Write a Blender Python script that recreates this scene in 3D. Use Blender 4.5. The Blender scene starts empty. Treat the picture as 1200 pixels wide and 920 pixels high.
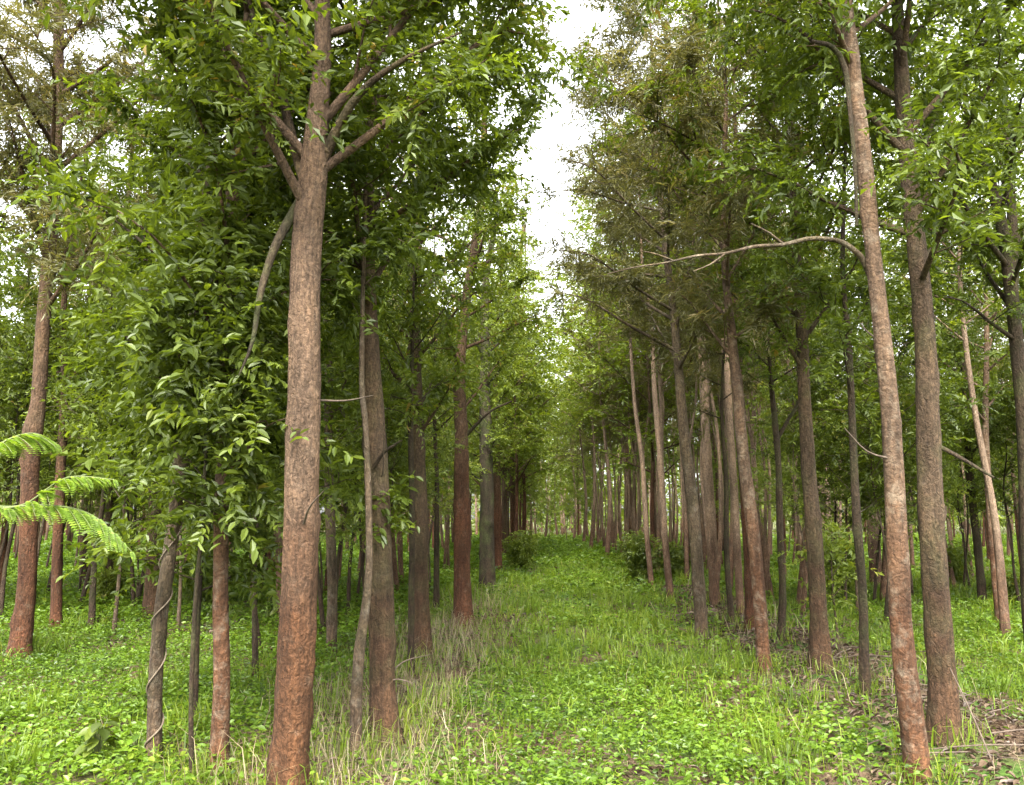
import bpy, math
import numpy as np
from mathutils import Vector, Matrix

# ------------------------------------------------------------------ camera, world, sun, exposure
SC = bpy.context.scene
COL = SC.collection
W, H, F = 1200.0, 920.0, 942.0           # photograph's frame and focal length in its pixels
VPX, VPY = 630.0, 607.0                  # where the tree rows meet
CAM = np.array([0.0, 0.0, 1.6])
PITCH = math.atan((VPY - H / 2) / F)
YAW = math.atan((VPX - W / 2) / F)       # camera looks this far left of the path (+Y)
cd = bpy.data.cameras.new('camera')
cam = bpy.data.objects.new('camera', cd)
COL.objects.link(cam)
cam.location = CAM
cam.rotation_euler = (math.pi / 2 + PITCH, 0, YAW)
cd.sensor_fit = 'HORIZONTAL'
cd.sensor_width = 36
cd.lens = 36 * F / W
cd.clip_start = 0.05
cd.clip_end = 2000
SC.camera = cam

SUN_EL, SUN_AZ = math.radians(52), math.radians(184)      # azimuth clockwise from +Y (down the path)
world = bpy.data.worlds.new('World')
SC.world = world
world.use_nodes = True
wn = world.node_tree
wn.nodes.clear()
sky = wn.nodes.new('ShaderNodeTexSky')
sky.sky_type = 'NISHITA'
sky.sun_disc = False
sky.sun_elevation = SUN_EL
sky.sun_rotation = SUN_AZ
sky.dust_density = 4.0
sky.air_density = 1.2
sky.ozone_density = 0.6
hs = wn.nodes.new('ShaderNodeHueSaturation')
hs.inputs['Saturation'].default_value = 0.12             # overcast: an even, nearly white sky
bg = wn.nodes.new('ShaderNodeBackground')
bg.inputs['Strength'].default_value = 0.15
wo = wn.nodes.new('ShaderNodeOutputWorld')
wn.links.new(sky.outputs[0], hs.inputs['Color'])
wn.links.new(hs.outputs[0], bg.inputs['Color'])
wn.links.new(bg.outputs[0], wo.inputs['Surface'])
sl = bpy.data.lights.new('sun', 'SUN')
sl.energy = 1.2
sl.angle = math.radians(20)
sl.color = (1.0, 0.95, 0.86)
sun = bpy.data.objects.new('sun', sl)
COL.objects.link(sun)
sdir = Vector((math.sin(SUN_AZ) * math.cos(SUN_EL), math.cos(SUN_AZ) * math.cos(SUN_EL), math.sin(SUN_EL)))
sun.rotation_euler = (-sdir).to_track_quat('-Z', 'Y').to_euler()
sun.location = (0, 0, 30)

SC.view_settings.view_transform = 'Standard'
SC.view_settings.look = 'None'
SC.view_settings.exposure = 2.95
SC.view_settings.gamma = 1.0
SC.render.engine = 'CYCLES'
SC.cycles.use_denoising = True
SC.cycles.max_bounces = 6
SC.cycles.diffuse_bounces = 3
SC.cycles.glossy_bounces = 2
SC.cycles.transmission_bounces = 3
SC.cycles.caustics_reflective = False
SC.cycles.caustics_refractive = False

# ------------------------------------------------------------------ pixel to place
cp, sp, cy_, sy_ = math.cos(PITCH), math.sin(PITCH), math.cos(YAW), math.sin(YAW)
FWD = np.array([-sy_ * cp, cy_ * cp, sp])
RIGHT = np.array([cy_, sy_, 0.0])
UP = np.cross(RIGHT, FWD)


def ray(px, py):
    return FWD * F + RIGHT * (px - W / 2) - UP * (py - H / 2)


def ground(x, y):
    x = np.asarray(x, float)
    y = np.asarray(y, float)
    z = 0.05 * np.sin(x * 0.9 + 1.3) * np.sin(y * 0.55 + 0.4) + 0.03 * np.sin(x * 2.3 + y * 1.1) + 0.02 * np.sin(y * 2.9 - x * 1.7)
    return z + 0.06 * np.exp(-((x - 3.0) / 0.8) ** 2) + 0.05 * np.exp(-((x + 1.3) / 0.7) ** 2)


def on_ground(px, py):
    d = ray(px, py)
    p = CAM + d * (-CAM[2] / d[2])
    for _ in range(6):
        p = CAM + d * ((float(ground(p[0], p[1])) - CAM[2]) / d[2])
    return p


def at_depth(px, py, Y):
    d = ray(px, py)
    return CAM + d * ((Y - CAM[1]) / d[1])


def px_size(p):
    return float(np.dot(p - CAM, FWD)) / F


def to_px(p):
    v = np.asarray(p) - CAM
    z = v @ FWD
    return W / 2 + F * (v @ RIGHT) / z, H / 2 - F * (v @ UP) / z, z


# ------------------------------------------------------------------ mesh helpers
def norm(v):
    return v / np.maximum(np.linalg.norm(v, axis=-1, keepdims=True), 1e-9)


def mesh(name, parts, mats=None, smooth=False):
    """parts: list of (verts (n,3), faces (m,k), rnd (n,) or None, material index)"""
    me = bpy.data.meshes.new(name)
    V, LI, LS, LT, R, MI = [], [], [], [], [], []
    off = loff = 0
    for v, f, r, mi in parts:
        v = np.asarray(v, np.float32)
        f = np.asarray(f, np.int32)
        V.append(v)
        LI.append((f + off).ravel())
        k = f.shape[1]
        LS.append(loff + np.arange(len(f), dtype=np.int32) * k)
        LT.append(np.full(len(f), k, np.int32))
        R.append(np.zeros(len(v), np.float32) if r is None else np.asarray(r, np.float32))
        MI.append(np.full(len(f), mi, np.int32))
        off += len(v)
        loff += f.size
    V = np.concatenate(V); LI = np.concatenate(LI); LS = np.concatenate(LS); LT = np.concatenate(LT)
    me.vertices.add(len(V)); me.vertices.foreach_set('co', V.ravel())
    me.loops.add(len(LI)); me.loops.foreach_set('vertex_index', LI)
    me.polygons.add(len(LS)); me.polygons.foreach_set('loop_start', LS); me.polygons.foreach_set('loop_total', LT)
    me.polygons.foreach_set('material_index', np.concatenate(MI))
    me.polygons.foreach_set('use_smooth', np.full(len(LS), smooth))
    a = me.attributes.new('rnd', 'FLOAT', 'POINT')
    a.data.foreach_set('value', np.concatenate(R))
    for m in (mats or []):
        me.materials.append(m)
    me.update(calc_edges=True)
    return me


def link(name, me, parent=None, loc=None, **props):
    o = bpy.data.objects.new(name, me)
    COL.objects.link(o)
    if parent is not None:
        o.parent = parent
    if loc is not None:
        o.location = loc
    for k, v in props.items():
        if v:
            o[k] = v
    return o


def thing(name, label, cat, loc, group=None, rz=0.0, s=1.0):
    o = link(name, None, None, loc, label=label, category=cat, group=group)
    o.rotation_euler = (0, 0, rz)
    o.scale = (s, s, s)
    o.empty_display_size = 0.2
    return o


def copy_tree(root, loc, rz, s, label, group, name=None):
    r = root.copy()
    COL.objects.link(r)
    r.location = loc
    r.rotation_euler = (0, 0, rz)
    r.scale = (s, s, s)
    r['label'] = label
    r['group'] = group
    for c in root.children:
        k = c.copy()
        COL.objects.link(k)
        k.parent = r
    return r


def sines(p, seed, n=5, f=1.0):
    rg = np.random.default_rng(seed)
    out = np.zeros(p.shape[:-1])
    for i in range(n):
        k = rg.normal(size=p.shape[-1]) * f * (1.5 ** i) * 0.6
        out += np.sin(p @ k + rg.uniform(0, 6.28)) / (1.25 ** i)
    return out / n * 1.6


def resample(P, R, step):
    """Catmull-Rom through points P with radii R"""
    P = np.asarray(P, float); R = np.asarray(R, float)
    Q = np.vstack([2 * P[0] - P[1], P, 2 * P[-1] - P[-2]])
    out, rad = [], []
    for i in range(1, len(Q) - 2):
        n = max(2, int(np.linalg.norm(Q[i + 1] - Q[i]) / step))
        t = np.linspace(0, 1, n, endpoint=False)[:, None]
        a, b, c, d = Q[i - 1], Q[i], Q[i + 1], Q[i + 2]
        out.append(0.5 * (2 * b + (c - a) * t + (2 * a - 5 * b + 4 * c - d) * t ** 2 + (3 * b - a - 3 * c + d) * t ** 3))
        rad.append(R[i - 1] + (R[i] - R[i - 1]) * t[:, 0])
    return np.vstack(out + [P[-1:]]), np.concatenate(rad + [R[-1:]])


def tube(P, R, nseg=8, seed=None, rough=0.0, ridge=0.0, knots=0):
    n = len(P)
    T = norm(np.gradient(P, axis=0))
    ref = np.array([1.0, 0, 0]) if abs(T[0][0]) < 0.8 else np.array([0, 1.0, 0])
    A = norm(ref - T * (T @ ref)[:, None])
    B = np.cross(T, A)
    ang = np.linspace(0, 2 * np.pi, nseg, endpoint=False)
    rr = np.repeat(R[:, None], nseg, 1)
    if rough:
        q = np.stack(np.broadcast_arrays(np.cos(ang)[None] * 2.0, np.sin(ang)[None] * 2.0, (np.cumsum(np.r_[0, np.linalg.norm(np.diff(P, axis=0), axis=1)]) * 2.2)[:, None]), -1)
        rr = rr * (1 + rough * sines(q, seed, 6, 1.4) + rough * 0.5 * sines(q * np.array([1, 1, 4]), seed + 5, 5, 2.5))
    if ridge:
        q = np.stack(np.broadcast_arrays(np.cos(ang)[None] * 7, np.sin(ang)[None] * 7, (np.cumsum(np.r_[0, np.linalg.norm(np.diff(P, axis=0), axis=1)]) * 3)[:, None]), -1)
        rr = rr * (1 + ridge * sines(q, seed + 9, 6, 1.6))
    if knots:
        rk = np.random.default_rng(seed + 77)
        sl_ = np.cumsum(np.r_[0, np.linalg.norm(np.diff(P, axis=0), axis=1)])
        for _ in range(knots):
            z0, a0 = rk.uniform(0.3, 6.0), rk.uniform(0, 6.28)
            da = np.abs((ang - a0 + np.pi) % (2 * np.pi) - np.pi)[None]
            rr = rr * (1 + rk.uniform(0.08, 0.24) * np.exp(-((sl_[:, None] - z0) / rk.uniform(0.04, 0.10)) ** 2 - (da / 0.55) ** 2))
        nr = rk.integers(4, 7); ph = rk.uniform(0, 6.28)
        rr = rr * (1 + 0.42 * np.exp(-(sl_[:, None] - 0.08).clip(0) / 0.13) * (0.35 + 0.65 * np.cos(nr * ang + ph + 0.6 * np.sin(ang))[None].clip(0)))
    V = P[:, None] + rr[..., None] * (np.cos(ang)[None, :, None] * A[:, None] + np.sin(ang)[None, :, None] * B[:, None])
    i = np.arange(n - 1)[:, None] * nseg
    j = np.arange(nseg)[None]
    k = (j + 1) % nseg
    Fc = np.stack([i + j, i + k, i + nseg + k, i + nseg + j], -1).reshape(-1, 4)
    return V.reshape(-1, 3), Fc


def stick_mesh(name, P, R, mat, nseg=6, step=0.06, seed=0, rough=0.06):
    P, R = resample(P, R, step)
    v, f = tube(P, R, nseg, seed, rough)
    return mesh(name, [(v, f, None, 0)], [mat], True)


# ------------------------------------------------------------------ materials
def nodes(name):
    m = bpy.data.materials.new(name)
    m.use_nodes = True
    nt = m.node_tree
    nt.nodes.clear()
    return m, nt, nt.nodes.new('ShaderNodeOutputMaterial')


def ramp(nt, stops):
    r = nt.nodes.new('ShaderNodeValToRGB')
    e = r.color_ramp.elements
    while len(e) < len(stops):
        e.new(0.5)
    for el, (p, c) in zip(e, stops):
        el.position = p
        el.color = (*c, 1)
    return r


def leaf_mat(name, stops, trans=0.4, gloss=0.07, rough=0.4, tint=0.12, tcol=(1.25, 1.2, 0.45)):
    m, nt, out = nodes(name)
    at = nt.nodes.new('ShaderNodeAttribute'); at.attribute_name = 'rnd'
    oi = nt.nodes.new('ShaderNodeObjectInfo')
    ad = nt.nodes.new('ShaderNodeMath'); ad.operation = 'MULTIPLY_ADD'
    ad.inputs[1].default_value = tint * 2; ad.inputs[2].default_value = -tint
    nt.links.new(oi.outputs['Random'], ad.inputs[0])
    su = nt.nodes.new('ShaderNodeMath'); su.operation = 'ADD'; su.use_clamp = True
    nt.links.new(at.outputs['Fac'], su.inputs[0]); nt.links.new(ad.outputs[0], su.inputs[1])
    r = ramp(nt, stops)
    nt.links.new(su.outputs[0], r.inputs[0])
    d = nt.nodes.new('ShaderNodeBsdfDiffuse')
    t = nt.nodes.new('ShaderNodeBsdfTranslucent')
    g = nt.nodes.new('ShaderNodeBsdfGlossy'); g.inputs['Roughness'].default_value = rough
    mu = nt.nodes.new('ShaderNodeMix'); mu.data_type = 'RGBA'; mu.blend_type = 'MULTIPLY'; mu.inputs[0].default_value = 1
    mu.inputs[7].default_value = (*tcol, 1)
    nt.links.new(r.outputs[0], mu.inputs[6])
    nt.links.new(r.outputs[0], d.inputs['Color'])
    nt.links.new(mu.outputs[2], t.inputs['Color'])
    a = nt.nodes.new('ShaderNodeMixShader'); a.inputs[0].default_value = trans
    nt.links.new(d.outputs[0], a.inputs[1]); nt.links.new(t.outputs[0], a.inputs[2])
    b = nt.nodes.new('ShaderNodeMixShader'); b.inputs[0].default_value = gloss
    nt.links.new(a.outputs[0], b.inputs[1]); nt.links.new(g.outputs[0], b.inputs[2])
    nt.links.new(b.outputs[0], out.inputs['Surface'])
    return m


def bark_mat(name, low, high, lichen, split=1.9, lich=0.35, moss=0.0, dark=0.45, scale=1.0, bump=0.5, plate=0.3, crack=0.38):
    """low: bark colour near the ground, high: colour of the upper bark, lichen: pale blotches"""
    low, high, lichen = [tuple(k * v for k, v in zip((0.68, 0.62, 0.56), c)) for c in (low, high, lichen)]
    m, nt, out = nodes(name)
    N = nt.nodes.new
    L = nt.links.new
    tc = N('ShaderNodeTexCoord')
    mp = N('ShaderNodeMapping'); mp.inputs['Scale'].default_value = (17 * scale, 17 * scale, 3.2 * scale)
    L(tc.outputs['Object'], mp.inputs[0])
    fib = N('ShaderNodeTexNoise'); fib.inputs['Scale'].default_value = 2.2; fib.inputs['Detail'].default_value = 7; fib.inputs['Roughness'].default_value = 0.75
    L(mp.outputs[0], fib.inputs['Vector'])
    sep = N('ShaderNodeSeparateXYZ'); L(tc.outputs['Object'], sep.inputs[0])
    big = N('ShaderNodeTexNoise'); big.inputs['Scale'].default_value = 3.0; big.inputs['Detail'].default_value = 5
    L(tc.outputs['Object'], big.inputs['Vector'])
    zz = N('ShaderNodeMath'); zz.operation = 'MULTIPLY_ADD'; zz.inputs[1].default_value = 1.6; L(big.outputs[0], zz.inputs[0]); L(sep.outputs[2], zz.inputs[2])
    mr = N('ShaderNodeMapRange'); mr.inputs[1].default_value = split + 0.3; mr.inputs[2].default_value = split + 1.3
    L(zz.outputs[0], mr.inputs[0])
    c1 = N('ShaderNodeMix'); c1.data_type = 'RGBA'; c1.inputs[6].default_value = (*low, 1); c1.inputs[7].default_value = (*high, 1)
    L(mr.outputs[0], c1.inputs[0])
    # fissures darken
    fr = ramp(nt, [(0.34, (dark, dark, dark)), (0.52, (0.9, 0.9, 0.9)), (0.72, (1.25, 1.2, 1.15))])
    L(fib.outputs[0], fr.inputs[0])
    c2 = N('ShaderNodeMix'); c2.data_type = 'RGBA'; c2.blend_type = 'MULTIPLY'; c2.inputs[0].default_value = 1
    L(c1.outputs[2], c2.inputs[6]); L(fr.outputs[0], c2.inputs[7])
    # pale lichen blotches
    ln = N('ShaderNodeTexNoise'); ln.inputs['Scale'].default_value = 9; ln.inputs['Detail'].default_value = 6; ln.inputs['Roughness'].default_value = 0.7
    L(tc.outputs['Object'], ln.inputs['Vector'])
    lm = N('ShaderNodeMapRange'); lm.inputs[1].default_value = 0.60 - 0.2 * lich; lm.inputs[2].default_value = 0.78 - 0.2 * lich; lm.inputs[4].default_value = min(1, lich * 1.6)
    L(ln.outputs[0], lm.inputs[0])
    c3 = N('ShaderNodeMix'); c3.data_type = 'RGBA'; c3.inputs[7].default_value = (*lichen, 1)
    L(lm.outputs[0], c3.inputs[0]); L(c2.outputs[2], c3.inputs[6])
    # moss
    mn = N('ShaderNodeTexNoise'); mn.inputs['Scale'].default_value = 4.3; mn.inputs['Detail'].default_value = 5
    L(tc.outputs['Object'], mn.inputs['Vector'])
    mm = N('ShaderNodeMapRange'); mm.inputs[1].default_value = 0.45; mm.inputs[2].default_value = 0.65; mm.inputs[4].default_value = moss
    L(mn.outputs[0], mm.inputs[0])
    c4 = N('ShaderNodeMix'); c4.data_type = 'RGBA'; c4.inputs[7].default_value = (0.045, 0.055, 0.018, 1)
    L(mm.outputs[0], c4.inputs[0]); L(c3.outputs[2], c4.inputs[6])
    # flaking plates and cracks
    mv = N('ShaderNodeMapping'); mv.inputs['Scale'].default_value = (1.0, 1.0, plate)
    wob = N('ShaderNodeTexNoise'); wob.inputs['Scale'].default_value = 14; wob.inputs['Detail'].default_value = 4
    L(tc.outputs['Object'], wob.inputs['Vector'])
    wa = N('ShaderNodeVectorMath'); wa.operation = 'MULTIPLY_ADD'; wa.inputs[1].default_value = (0.14, 0.14, 0.14)
    L(wob.outputs['Color'], wa.inputs[0]); L(tc.outputs['Object'], wa.inputs[2]); L(wa.outputs[0], mv.inputs[0])
    vo = N('ShaderNodeTexVoronoi'); vo.feature = 'DISTANCE_TO_EDGE'; vo.inputs['Scale'].default_value = 15 * scale
    L(mv.outputs[0], vo.inputs['Vector'])
    vr = ramp(nt, [(0.0, (0.32, 0.28, 0.26)), (0.09, (0.92, 0.92, 0.92)), (0.4, (1.2, 1.2, 1.2))]); L(vo.outputs['Distance'], vr.inputs[0])
    c5 = N('ShaderNodeMix'); c5.data_type = 'RGBA'; c5.blend_type = 'MULTIPLY'; c5.inputs[0].default_value = crack
    L(c4.outputs[2], c5.inputs[6]); L(vr.outputs[0], c5.inputs[7])
    sk = N('ShaderNodeTexNoise'); sk.inputs['Scale'].default_value = 42; sk.inputs['Detail'].default_value = 3; sk.inputs['Roughness'].default_value = 0.8
    L(tc.outputs['Object'], sk.inputs['Vector'])
    sr = ramp(nt, [(0.32, (0.55, 0.53, 0.5)), (0.5, (1, 1, 1)), (0.68, (1.5, 1.45, 1.4))]); L(sk.outputs[0], sr.inputs[0])
    c6 = N('ShaderNodeMix'); c6.data_type = 'RGBA'; c6.blend_type = 'MULTIPLY'; c6.inputs[0].default_value = 0.8
    L(c5.outputs[2], c6.inputs[6]); L(sr.outputs[0], c6.inputs[7]); c5 = c6
    # broad stains down the stem
    st = N('ShaderNodeTexNoise'); st.inputs['Scale'].default_value = 1.6; st.inputs['Detail'].default_value = 4
    ms = N('ShaderNodeMapping'); ms.inputs['Scale'].default_value = (4, 4, 0.8); L(tc.outputs['Object'], ms.inputs[0]); L(ms.outputs[0], st.inputs['Vector'])
    sr2 = ramp(nt, [(0.3, (0.5, 0.48, 0.45)), (0.5, (1, 1, 1)), (0.7, (1.4, 1.34, 1.25))]); L(st.outputs[0], sr2.inputs[0])
    c7 = N('ShaderNodeMix'); c7.data_type = 'RGBA'; c7.blend_type = 'MULTIPLY'; c7.inputs[0].default_value = 1
    L(c6.outputs[2], c7.inputs[6]); L(sr2.outputs[0], c7.inputs[7]); c5 = c7
    wv = vo
    bs = N('ShaderNodeBsdfPrincipled'); bs.inputs['Roughness'].default_value = 0.9
    bs.inputs['Specular IOR Level'].default_value = 0.2
    L(c5.outputs[2], bs.inputs['Base Color'])
    bp = N('ShaderNodeBump'); bp.inputs['Strength'].default_value = bump; bp.inputs['Distance'].default_value = 0.02
    hm = N('ShaderNodeMath'); hm.operation = 'MULTIPLY_ADD'; hm.inputs[1].default_value = 1.2
    L(wv.outputs['Distance'], hm.inputs[0]); L(fib.outputs[0], hm.inputs[2])
    L(hm.outputs[0], bp.inputs['Height']); L(bp.outputs[0], bs.inputs['Normal'])
    L(bs.outputs[0], out.inputs['Surface'])
    return m


def plain_mat(name, stops, rough=0.9, scale=12.0):
    m, nt, out = nodes(name)
    tc = nt.nodes.new('ShaderNodeTexCoord')
    no = nt.nodes.new('ShaderNodeTexNoise'); no.inputs['Scale'].default_value = scale; no.inputs['Detail'].default_value = 6
    at = nt.nodes.new('ShaderNodeAttribute'); at.attribute_name = 'rnd'
    nt.links.new(tc.outputs['Object'], no.inputs['Vector'])
    ad = nt.nodes.new('ShaderNodeMath'); ad.operation = 'MULTIPLY_ADD'; ad.inputs[1].default_value = 0.7
    nt.links.new(no.outputs[0], ad.inputs[0]); 
    ad2 = nt.nodes.new('ShaderNodeMath'); ad2.operation = 'MULTIPLY'; ad2.inputs[1].default_value = 0.5
    nt.links.new(at.outputs['Fac'], ad2.inputs[0]); nt.links.new(ad2.outputs[0], ad.inputs[2])
    r = ramp(nt, stops)
    nt.links.new(ad.outputs[0], r.inputs[0])
    bs = nt.nodes.new('ShaderNodeBsdfPrincipled'); bs.inputs['Roughness'].default_value = rough
    bs.inputs['Specular IOR Level'].default_value = 0.2
    nt.links.new(r.outputs[0], bs.inputs['Base Color'])
    nt.links.new(bs.outputs[0], out.inputs['Surface'])
    return m


M = {}
M['bark_big'] = bark_mat('bark_big', (0.125, 0.064, 0.033), (0.160, 0.115, 0.082), (0.23, 0.19, 0.15), 1.4, 0.25, 0.0, 0.38, 1.5, 0.9)
M['bark_red'] = bark_mat('bark_red', (0.115, 0.054, 0.030), (0.120, 0.080, 0.052), (0.21, 0.17, 0.135), 2.2, 0.30, 0.08, 0.38, 1.5, 0.9)
M['bark_banded'] = bark_mat('bark_banded', (0.125, 0.066, 0.036), (0.135, 0.096, 0.066), (0.23, 0.20, 0.16), 1.5, 0.50, 0.0, 0.4, 0.9, 0.7, 1.3, 0.3)
M['bark_brown'] = bark_mat('bark_brown', (0.098, 0.060, 0.036), (0.115, 0.085, 0.057), (0.18, 0.155, 0.12), 1.2, 0.25, 0.3, 0.38, 1.5, 0.9)
M['bark_grey'] = bark_mat('bark_grey', (0.110, 0.082, 0.056), (0.140, 0.112, 0.080), (0.22, 0.205, 0.175), 1.0, 0.45, 0.2, 0.35, 1.4, 0.8)
M['bark_dark'] = bark_mat('bark_dark', (0.056, 0.040, 0.027), (0.070, 0.055, 0.038), (0.13, 0.12, 0.095), 1.5, 0.18, 0.45, 0.4, 1.4, 0.8)
M['bark_pale'] = bark_mat('bark_pale', (0.165, 0.105, 0.072), (0.27, 0.21, 0.16), (0.34, 0.29, 0.235), 1.2, 0.35, 0.0, 0.5, 1.4, 0.6)
M['bark_mossy'] = bark_mat('bark_mossy', (0.052, 0.041, 0.028), (0.064, 0.055, 0.038), (0.13, 0.12, 0.095), 1.0, 0.15, 0.75, 0.4, 1.4, 0.8)

M['leaf_glossy'] = leaf_mat('leaf_glossy', [(0.0, (0.042, 0.064, 0.007)), (0.45, (0.090, 0.128, 0.013)), (0.85, (0.146, 0.192, 0.021)), (0.97, (0.18, 0.205, 0.036)), (1.0, (0.24, 0.17, 0.035))], 0.55, 0.03, 0.5)
M['leaf_light'] = leaf_mat('leaf_light', [(0.0, (0.065, 0.095, 0.009)), (0.5, (0.132, 0.18, 0.018)), (0.9, (0.21, 0.26, 0.03)), (1.0, (0.26, 0.25, 0.045))], 0.5, 0.03, 0.5)
M['leaf_olive'] = leaf_mat('leaf_olive', [(0.0, (0.055, 0.056, 0.016)), (0.5, (0.108, 0.104, 0.028)), (0.85, (0.16, 0.145, 0.042)), (1.0, (0.21, 0.16, 0.055))], 0.5, 0.04, 0.5, 0.1, (1.1, 1.08, 0.6))
M['leaf_frond'] = leaf_mat('leaf_frond', [(0.0, (0.09, 0.15, 0.018)), (0.6, (0.16, 0.25, 0.028)), (1.0, (0.24, 0.31, 0.045))], 0.45, 0.04)
M['herb'] = leaf_mat('herb', [(0.0, (0.036, 0.070, 0.007)), (0.4, (0.086, 0.150, 0.010)), (0.8, (0.12, 0.205, 0.014)), (1.0, (0.18, 0.24, 0.024))], 0.42, 0.03, 0.45, 0.0)
M['grass'] = leaf_mat('grass', [(0.0, (0.055, 0.092, 0.008)), (0.4, (0.112, 0.176, 0.012)), (0.8, (0.175, 0.245, 0.018)), (1.0, (0.25, 0.25, 0.05))], 0.42, 0.03, 0.45, 0.0)
M['straw'] = leaf_mat('straw', [(0.0, (0.11, 0.08, 0.045)), (0.5, (0.21, 0.165, 0.09)), (0.85, (0.30, 0.24, 0.14)), (1.0, (0.14, 0.18, 0.05))], 0.25, 0.04, 0.5, 0.0, (1, 1, 0.9))
M['litter'] = leaf_mat('litter', [(0.0, (0.032, 0.021, 0.014)), (0.45, (0.075, 0.048, 0.03)), (0.8, (0.13, 0.09, 0.057)), (0.95, (0.19, 0.145, 0.095)), (1.0, (0.28, 0.20, 0.045))], 0.12, 0.03, 0.5, 0.0, (1, 0.9, 0.7))
M['dead_wood'] = plain_mat('dead_wood', [(0.2, (0.055, 0.04, 0.03)), (0.5, (0.115, 0.088, 0.065)), (0.8, (0.19, 0.155, 0.12))], 0.9, 25)
M['vine_bark'] = plain_mat('vine_bark', [(0.2, (0.08, 0.06, 0.04)), (0.5, (0.15, 0.12, 0.085)), (0.8, (0.22, 0.18, 0.13))], 0.9, 25)
M['green_stem'] = plain_mat('green_stem', [(0.2, (0.07, 0.09, 0.03)), (0.8, (0.15, 0.17, 0.06))], 0.7, 20)


def ground_mat():
    m, nt, out = nodes('forest_floor')
    N = nt.nodes.new; L = nt.links.new
    tc = N('ShaderNodeTexCoord')
    n1 = N('ShaderNodeTexNoise'); n1.inputs['Scale'].default_value = 0.9; n1.inputs['Detail'].default_value = 8
    n2 = N('ShaderNodeTexNoise'); n2.inputs['Scale'].default_value = 22; n2.inputs['Detail'].default_value = 8; n2.inputs['Roughness'].default_value = 0.7
    L(tc.outputs['Object'], n1.inputs[0]); L(tc.outputs['Object'], n2.inputs[0])
    r2 = ramp(nt, [(0.3, (0.03, 0.021, 0.014)), (0.5, (0.085, 0.055, 0.035)), (0.7, (0.16, 0.11, 0.07))])
    L(n2.outputs[0], r2.inputs[0])
    r3 = ramp(nt, [(0.3, (0.025, 0.05, 0.01)), (0.7, (0.08, 0.14, 0.025))])
    L(n2.outputs[0], r3.inputs[0])
    mr = N('ShaderNodeMapRange'); mr.inputs[1].default_value = 0.42; mr.inputs[2].default_value = 0.58
    L(n1.outputs[0], mr.inputs[0])
    mx = N('ShaderNodeMix'); mx.data_type = 'RGBA'
    L(mr.outputs[0], mx.inputs[0]); L(r2.outputs[0], mx.inputs[6]); L(r3.outputs[0], mx.inputs[7])
    bs = N('ShaderNodeBsdfPrincipled'); bs.inputs['Roughness'].default_value = 0.95; bs.inputs['Specular IOR Level'].default_value = 0.1
    L(mx.outputs[2], bs.inputs['Base Color'])
    bp = N('ShaderNodeBump'); bp.inputs['Strength'].default_value = 0.8; bp.inputs['Distance'].default_value = 0.03
    L(n2.outputs[0], bp.inputs['Height']); L(bp.outputs[0], bs.inputs['Normal'])
    L(bs.outputs[0], out.inputs['Surface'])
    return m


# ------------------------------------------------------------------ ground
def build_ground():
    ys = np.concatenate([np.linspace(-60, 0, 20), np.linspace(0.5, 30, 120), np.linspace(31, 90, 60), np.geomspace(95, 700, 16)])
    xs = np.concatenate([-np.geomspace(700, 16, 16), np.linspace(-15, 15, 120), np.geomspace(16, 700, 16)])
    X, Y = np.meshgrid(xs, ys)
    Z = ground(X, Y)
    n, m = X.shape
    i = np.arange(n - 1)[:, None] * m; j = np.arange(m - 1)[None]
    f = np.stack([i + j, i + j + 1, i + m + j + 1, i + m + j], -1).reshape(-1, 4)
    me = mesh('ground', [(np.stack([X, Y, Z], -1).reshape(-1, 3), f, None, 0)], [ground_mat()], True)
    link('ground', me, kind='structure', label='forest floor of brown soil and leaf litter under green cover')


build_ground()


# ------------------------------------------------------------------ leaves
def leaf_shapes(P, D, Nn, L, Wd, rnd, fold=0.18, curl=0.12, big=False):
    """leaves at P pointing along D with normal Nn"""
    D = norm(D)
    S = norm(np.cross(D, Nn))
    Nn = np.cross(S, D)
    L = L[:, None]; Wd = Wd[:, None]
    n = len(P)
    if big:
        base = P
        l1 = P + D * L * 0.30 - S * Wd * 0.46 + Nn * Wd * fold
        r1 = P + D * L * 0.30 + S * Wd * 0.46 + Nn * Wd * fold
        l2 = P + D * L * 0.66 - S * Wd * 0.40 + Nn * (Wd * fold - L * curl * 0.3)
        r2 = P + D * L * 0.66 + S * Wd * 0.40 + Nn * (Wd * fold - L * curl * 0.3)
        tip = P + D * L - Nn * L * curl
        V = np.stack([base, l1, l2, tip, r2, r1], 1).reshape(-1, 3)
        i = np.arange(n)[:, None] * 6
        f = np.stack([i + np.array([[0, 3, 2, 1]]), i + np.array([[0, 5, 4, 3]])], 1).reshape(-1, 4)
        return V, f, np.repeat(rnd, 6)
    l = P + D * L * 0.45 - S * Wd * 0.5 + Nn * Wd * fold
    r = P + D * L * 0.45 + S * Wd * 0.5 + Nn * Wd * fold
    tip = P + D * L - Nn * L * curl
    V = np.stack([P, l, tip, r], 1).reshape(-1, 3)
    i = np.arange(n)[:, None] * 4
    f = np.stack([i + np.array([[0, 2, 1]]), i + np.array([[0, 3, 2]])], 1).reshape(-1, 3)
    return V, f, np.repeat(rnd, 4)


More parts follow.
